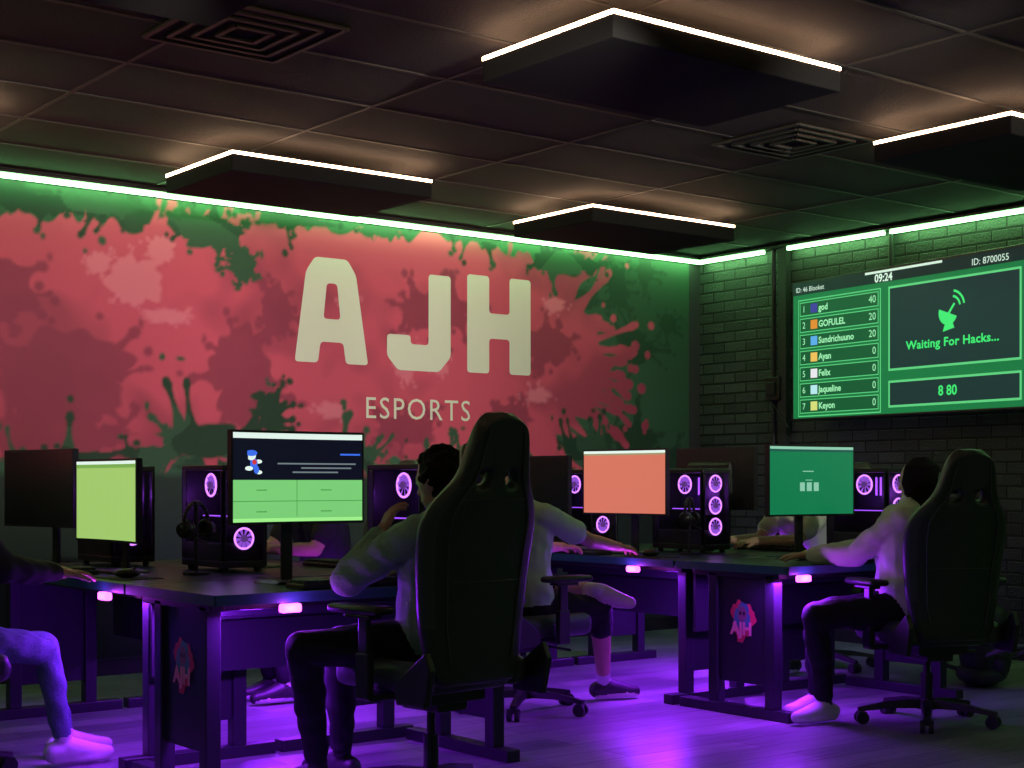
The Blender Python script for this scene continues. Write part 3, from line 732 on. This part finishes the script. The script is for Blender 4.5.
        cp(t0,t1,.016,.012); cp(t1,t2,.0112,.0098); cp(t2,t3,.0098,.0082)
        build(prims2,.0032,'hand_'+('left' if sd=='l' else 'right'),R,[skn],2)
    return R
SKA=M('skin_medium',(.42,.23,.15),.5,var=.05,scale=20); SKB=M('skin_light',(.55,.33,.24),.5,var=.05,scale=20); SKC=M('skin_tan',(.45,.26,.17),.5,var=.05,scale=20)
HBL=M('hair_black',(.008,.007,.006),.85,bump=.8,scale=160,spec=.15); HBR=M('hair_brown',(.025,.015,.010),.8,bump=.8,scale=160,spec=.2)
SWEAT=M('green_sweater',(.26,.42,.31),.85,bump=.6,scale=120,var=.1,spec=.2); WSH=M('pale_shirt',(.62,.70,.58),.8,bump=.4,scale=60,spec=.2); TSH=M('mint_tshirt',(.48,.68,.50),.8,bump=.4,scale=60,spec=.2); BSH=M('black_hoodie',(.016,.018,.020),.85,bump=.4,scale=80)
PBK=M('black_trousers',(.014,.014,.017),.85,bump=.4,scale=70,spec=.25); JEAN=M('blue_jeans',(.10,.17,.20),.85,bump=.5,scale=150,var=.25,spec=.2)
SHB=M('black_sneaker',(.02,.02,.02),.5); SHW=M('white_sneaker',(.6,.62,.6),.5); SHT=M('beige_sneaker',(.50,.45,.36),.6); SOCKB=M('sock_black',(.02,.02,.02),.8)

person('seated_person_in_green_sweater',dict(f=(-.45,.89),cloth=.018,pelvis=(3.16,4.50,.60),chest=(3.175,4.51,.89),neck=(3.20,4.53,1.02),head=(3.205,4.55,1.15),hf=(-.25,.95),hfz=-.15,
  el=(2.90,4.70,.795),wl=(3.00,4.63,.96),hl=((.45,-.05,.9),(.8,-.2,-.3),.35,1),er=(3.42,4.66,.80),wr=(3.35,4.93,.80),hr=((-.1,1,-.05),(0,0,-1),.25,-1),
  kl=(2.70,4.68,.56),al=(2.85,4.82,.09),fl=(-.4,.9,0),kr=(2.95,4.84,.55),ar=(3.05,4.98,.09),fr=(-.3,.95,0)),
  dict(skin=SKA,shirt=SWEAT,pants=PBK,shoes=SHB,hair=HBL,sole=SHB,sock=SOCKB),curly=True)
person('seated_person_in_pale_shirt',dict(f=(-.72,.70),sw=.155,cloth=.014,pelvis=(5.93,4.56,.57),chest=(5.96,4.60,.90),neck=(6.01,4.57,1.03),head=(6.06,4.57,1.145),hf=(-.05,1),
  el=(5.80,4.74,.80),wl=(5.74,4.98,.79),hl=((-.1,1,-.03),(0,0,-1),.2,1),er=(6.12,4.85,.82),wr=(5.97,5.05,.80),hr=((-.3,1,-.05),(0,0,-1),.25,-1),
  kl=(5.46,4.70,.52),al=(5.60,4.76,.09),fl=(-.75,.1,0),kr=(5.58,4.80,.52),ar=(5.74,4.93,.09),fr=(-.8,.1,0)),
  dict(skin=SKB,shirt=WSH,pants=PBK,shoes=SHW,hair=HBL,sock=SOCKB),hair='long')
person('seated_person_in_mint_tshirt',dict(f=(1,.08),pelvis=(4.68,5.94,.57),chest=(4.71,5.98,.91),neck=(4.68,6.02,1.04),head=(4.63,6.07,1.16),hf=(1,.1),
  el=(4.98,6.22,.80),wl=(5.22,6.28,.80),hl=((1,0,-.05),(0,0,-1),.25,1),er=(5.05,5.84,.85),wr=(5.32,5.93,.81),hr=((1,.2,-.12),(0,0,-1),.3,-1),
  kl=(5.04,6.18,.60),al=(5.06,5.78,.60),fl=(.75,-.62,-.25),solel=(.45,.75,-.5),kr=(5.10,5.82,.49),ar=(5.27,5.98,.09),fr=(.9,-.35,0)),
  dict(skin=SKC,shirt=TSH,pants=PBK,shoes=SHT,shoes_r=SHB,hair=HBL,sole=M('sole_cream',(.6,.56,.5),.6)),short_sleeve=True,bare_calf=True)
person('seated_person_in_black_hoodie',dict(f=(1,.02),thigh=.84,pelvis=(1.78,5.94,.57),chest=(1.83,5.90,.96),neck=(1.83,5.90,1.10),head=(1.86,5.90,1.22),
  el=(2.08,6.15,.80),wl=(2.31,6.15,.79),hl=((1,0,-.03),(0,0,-1),.25,1),er=(1.99,5.70,.82),wr=(2.25,5.81,.79),hr=((1,.15,-.03),(0,0,-1),.25,-1),
  kl=(2.29,6.06,.48),al=(2.39,6.10,.09),fl=(1,.0,0),kr=(2.24,5.92,.47),ar=(2.32,5.94,.09),fr=(1,-.15,0)),
  dict(skin=SKB,shirt=BSH,pants=JEAN,shoes=SHW,hair=HBL))
person('seated_person_in_pale_shirt',dict(f=(-1,0),pelvis=(7.18,6.16,.57),chest=(7.05,6.15,.92),neck=(7.02,6.15,1.05),head=(7.0,6.15,1.16),
  el=(6.82,6.02,.80),wl=(6.60,6.14,.80),hl=((-1,.15,-.03),(0,0,-1),.25,1),er=(6.85,6.34,.80),wr=(6.62,6.36,.80),hr=((-1,0,-.03),(0,0,-1),.25,-1),
  kl=(6.78,6.08,.50),al=(6.84,6.08,.09),fl=(-1,0,0),kr=(6.78,6.26,.50),ar=(6.86,6.26,.09),fr=(-1,0,0)),
  dict(skin=SKB,shirt=WSH,pants=PBK,shoes=SHB,hair=HBR),short_sleeve=True)
person('seated_person_in_black_hoodie',dict(f=(-1,0),pelvis=(4.22,6.98,.57),chest=(4.12,6.98,.94),neck=(4.09,6.98,1.07),head=(4.05,6.98,1.18),
  el=(4.00,6.80,.80),wl=(3.80,6.93,.80),hl=((-1,.1,-.03),(0,0,-1),.25,1),er=(3.95,7.18,.80),wr=(3.75,7.1,.80),hr=((-1,0,-.03),(0,0,-1),.25,-1),
  kl=(3.82,6.90,.50),al=(3.88,6.90,.09),fl=(-1,0,0),kr=(3.82,7.08,.50),ar=(3.9,7.08,.09),fr=(-1,0,0)),
  dict(skin=SKB,shirt=BSH,pants=PBK,shoes=SHB,hair=HBR),short_sleeve=True)

# ------------------------------------------------------------------ backpack
r=root('backpack',(7.33,5.10,0),math.radians(35)); b=MB()
b.sph((0,0,.25),(.20,.13,.25)); b.sph((0,-.09,.17),(.15,.08,.15)); b.sph((0,0,.07),(.20,.14,.07)); b.sph((0,-.05,.38),(.13,.1,.09)); b.obj('bag',M('black_nylon',(.03,.036,.032),.6,bump=.6,scale=40),r,smooth=True)
b=MB(); b.torus((0,0,.51),.04,.008,(0,1,0)); b.torus((-.12,-.14,.2),.13,.012,(.3,.3,1)); b.torus((.1,.12,.22),.14,.013,(1,.2,0)); b.obj('straps',M('strap_grey',(.10,.12,.10),.5),r,smooth=True)

# ------------------------------------------------------------------ wall TV
TR=root('wall_television',(8.31-.132*1.085,7.37-.991*1.085,2.092),math.atan2(-.991,-.132))
tw,th=2.17,1.0
b=MB(); b.b2((-tw/2,0,-th/2),(tw/2,.05,th/2)); b.obj('bezel',BLK2,TR,bevel=.005)
b=MB(); b.b2((-.3,.05,-.2),(.3,.08,.2)); b.b2((-.05,.08,-.06),(.05,.36,.06)); b.obj('mount',BLK,TR)
TG=E('tv_green',(18,118,64),1.0); TD=E('tv_dark',(20,50,50),1.0); TLn=E('tv_line',(92,205,125),1.0); TT=E('tv_text',(150,230,170),1.1); TBk=E('tv_header',(14,40,38),1.0); TRow=E('tv_row',(14,88,50),1.0); TW=E('tv_white',(210,238,218),1.0); TBr=E('tv_bright_green',(60,220,110),1.1)
ICO=[E('tv_icon_%d'%i,c,1.0) for i,c in enumerate([(60,60,150),(220,140,50),(90,170,230),(235,190,90),(230,230,235),(180,230,235),(210,220,120)])]
b=MB()
def q(x0,z0,x1,z1,mi,k):
    y=-.001-.001*k; b.add([(-tw/2+x0,y,th/2-z1),(-tw/2+x1,y,th/2-z1),(-tw/2+x1,y,th/2-z0),(-tw/2+x0,y,th/2-z0)],[(0,1,2,3)],mi)
q(.015,.015,tw-.015,th-.015,0,0); q(.015,.015,tw-.015,.10,3,1); q(.75,.018,1.45,.034,5,2)
q(.07,.135,.90,.975,2,1); q(.078,.143,.892,.967,0,2)
for i in range(7):
    z0=.155+i*.116; q(.09,z0,.88,z0+.10,2,3); q(.096,z0+.006,.874,z0+.094,4,4); q(.205,z0+.018,.275,z0+.082,7+i,5)
q(.97,.135,2.09,.70,2,1); q(.985,.15,2.075,.685,1,2)
q(.97,.765,2.09,.945,2,1); q(.985,.78,2.075,.93,1,2)
def poly(pts,mi,k):
    y=-.001-.001*k; b.add([(-tw/2+p[0],y,th/2-p[1]) for p in pts],[tuple(range(len(pts)))],mi)
cx,cz=1.50,.36
poly([(cx+.08*math.cos(t),cz+.08*math.sin(t)) for t in[math.radians(20+i*15) for i in range(13)]],6,3)
poly([(cx-.03,cz+.08),(cx+.03,cz+.045),(cx+.055,cz+.10),(cx-.045,cz+.12)],6,3)
poly([(cx,cz),(cx+.05,cz-.06),(cx+.062,cz-.05),(cx+.012,cz+.012)],6,4)
for R_ in(.065,.10):
    A=[(cx+.03+R_*math.cos(t),cz-.03+R_*math.sin(t)) for t in[math.radians(-80+i*10) for i in range(8)]]
    B=[(cx+.03+(R_+.015)*math.cos(t),cz-.03+(R_+.015)*math.sin(t)) for t in[math.radians(-80+i*10) for i in range(8)]]
    poly(A+B[::-1],6,3)
b.obj('screen',[TG,TD,TLn,TBk,TRow,TW,TBr]+ICO,TR)
names=['god','GOFULEL','Sundrichuuno','Ayan','Felix','Jaqueline','Keyon']; sc=['40','20','20','0','0','0','0']
for i in range(7):
    z=th/2-(.155+i*.116+.072)
    txt('row_name',names[i],.064,(-tw/2+.29,-.008,z),TT,TR,offset=.0015); txt('row_rank',str(i+1),.065,(-tw/2+.12,-.008,z),TT,TR); txt('row_score',sc[i],.07,(-tw/2+.86,-.008,z),TT,TR,'RIGHT')
txt('waiting_text','Waiting For Hacks...',.078,(-tw/2+1.53,-.008,th/2-.57),TBr,TR,'CENTER',sx=1.15,offset=.002,space=1.05)
txt('eighty','8 80',.09,(-tw/2+1.50,-.008,th/2-.885),TBr,TR,'CENTER',offset=.002)
txt('clock','09:24',.075,(-tw/2+.93,-.008,th/2-.094),TW,TR,'CENTER',offset=.002)
txt('header_left','ID: 46 Blooket',.05,(-tw/2+.05,-.008,th/2-.08),TW,TR); txt('header_right','ID: 8700055',.06,(-tw/2+1.7,-.008,th/2-.085),TW,TR)

# ------------------------------------------------------------------ world, camera
w=bpy.data.worlds.new('world'); SC.world=w; w.use_nodes=True
w.node_tree.nodes['Background'].inputs['Color'].default_value=(.062,.105,.080,1); w.node_tree.nodes['Background'].inputs['Strength'].default_value=.46
cam=bpy.data.cameras.new('camera'); cam.sensor_width=36; cam.lens=36*1507/1024; cam.shift_y=98/1024; cam.clip_start=.05
co=bpy.data.objects.new('camera',cam); COL.objects.link(co); co.location=(0,0,1.15); co.rotation_euler=(math.pi/2,0,-math.radians(37.9)); SC.camera=co
SC.view_settings.view_transform='Standard'
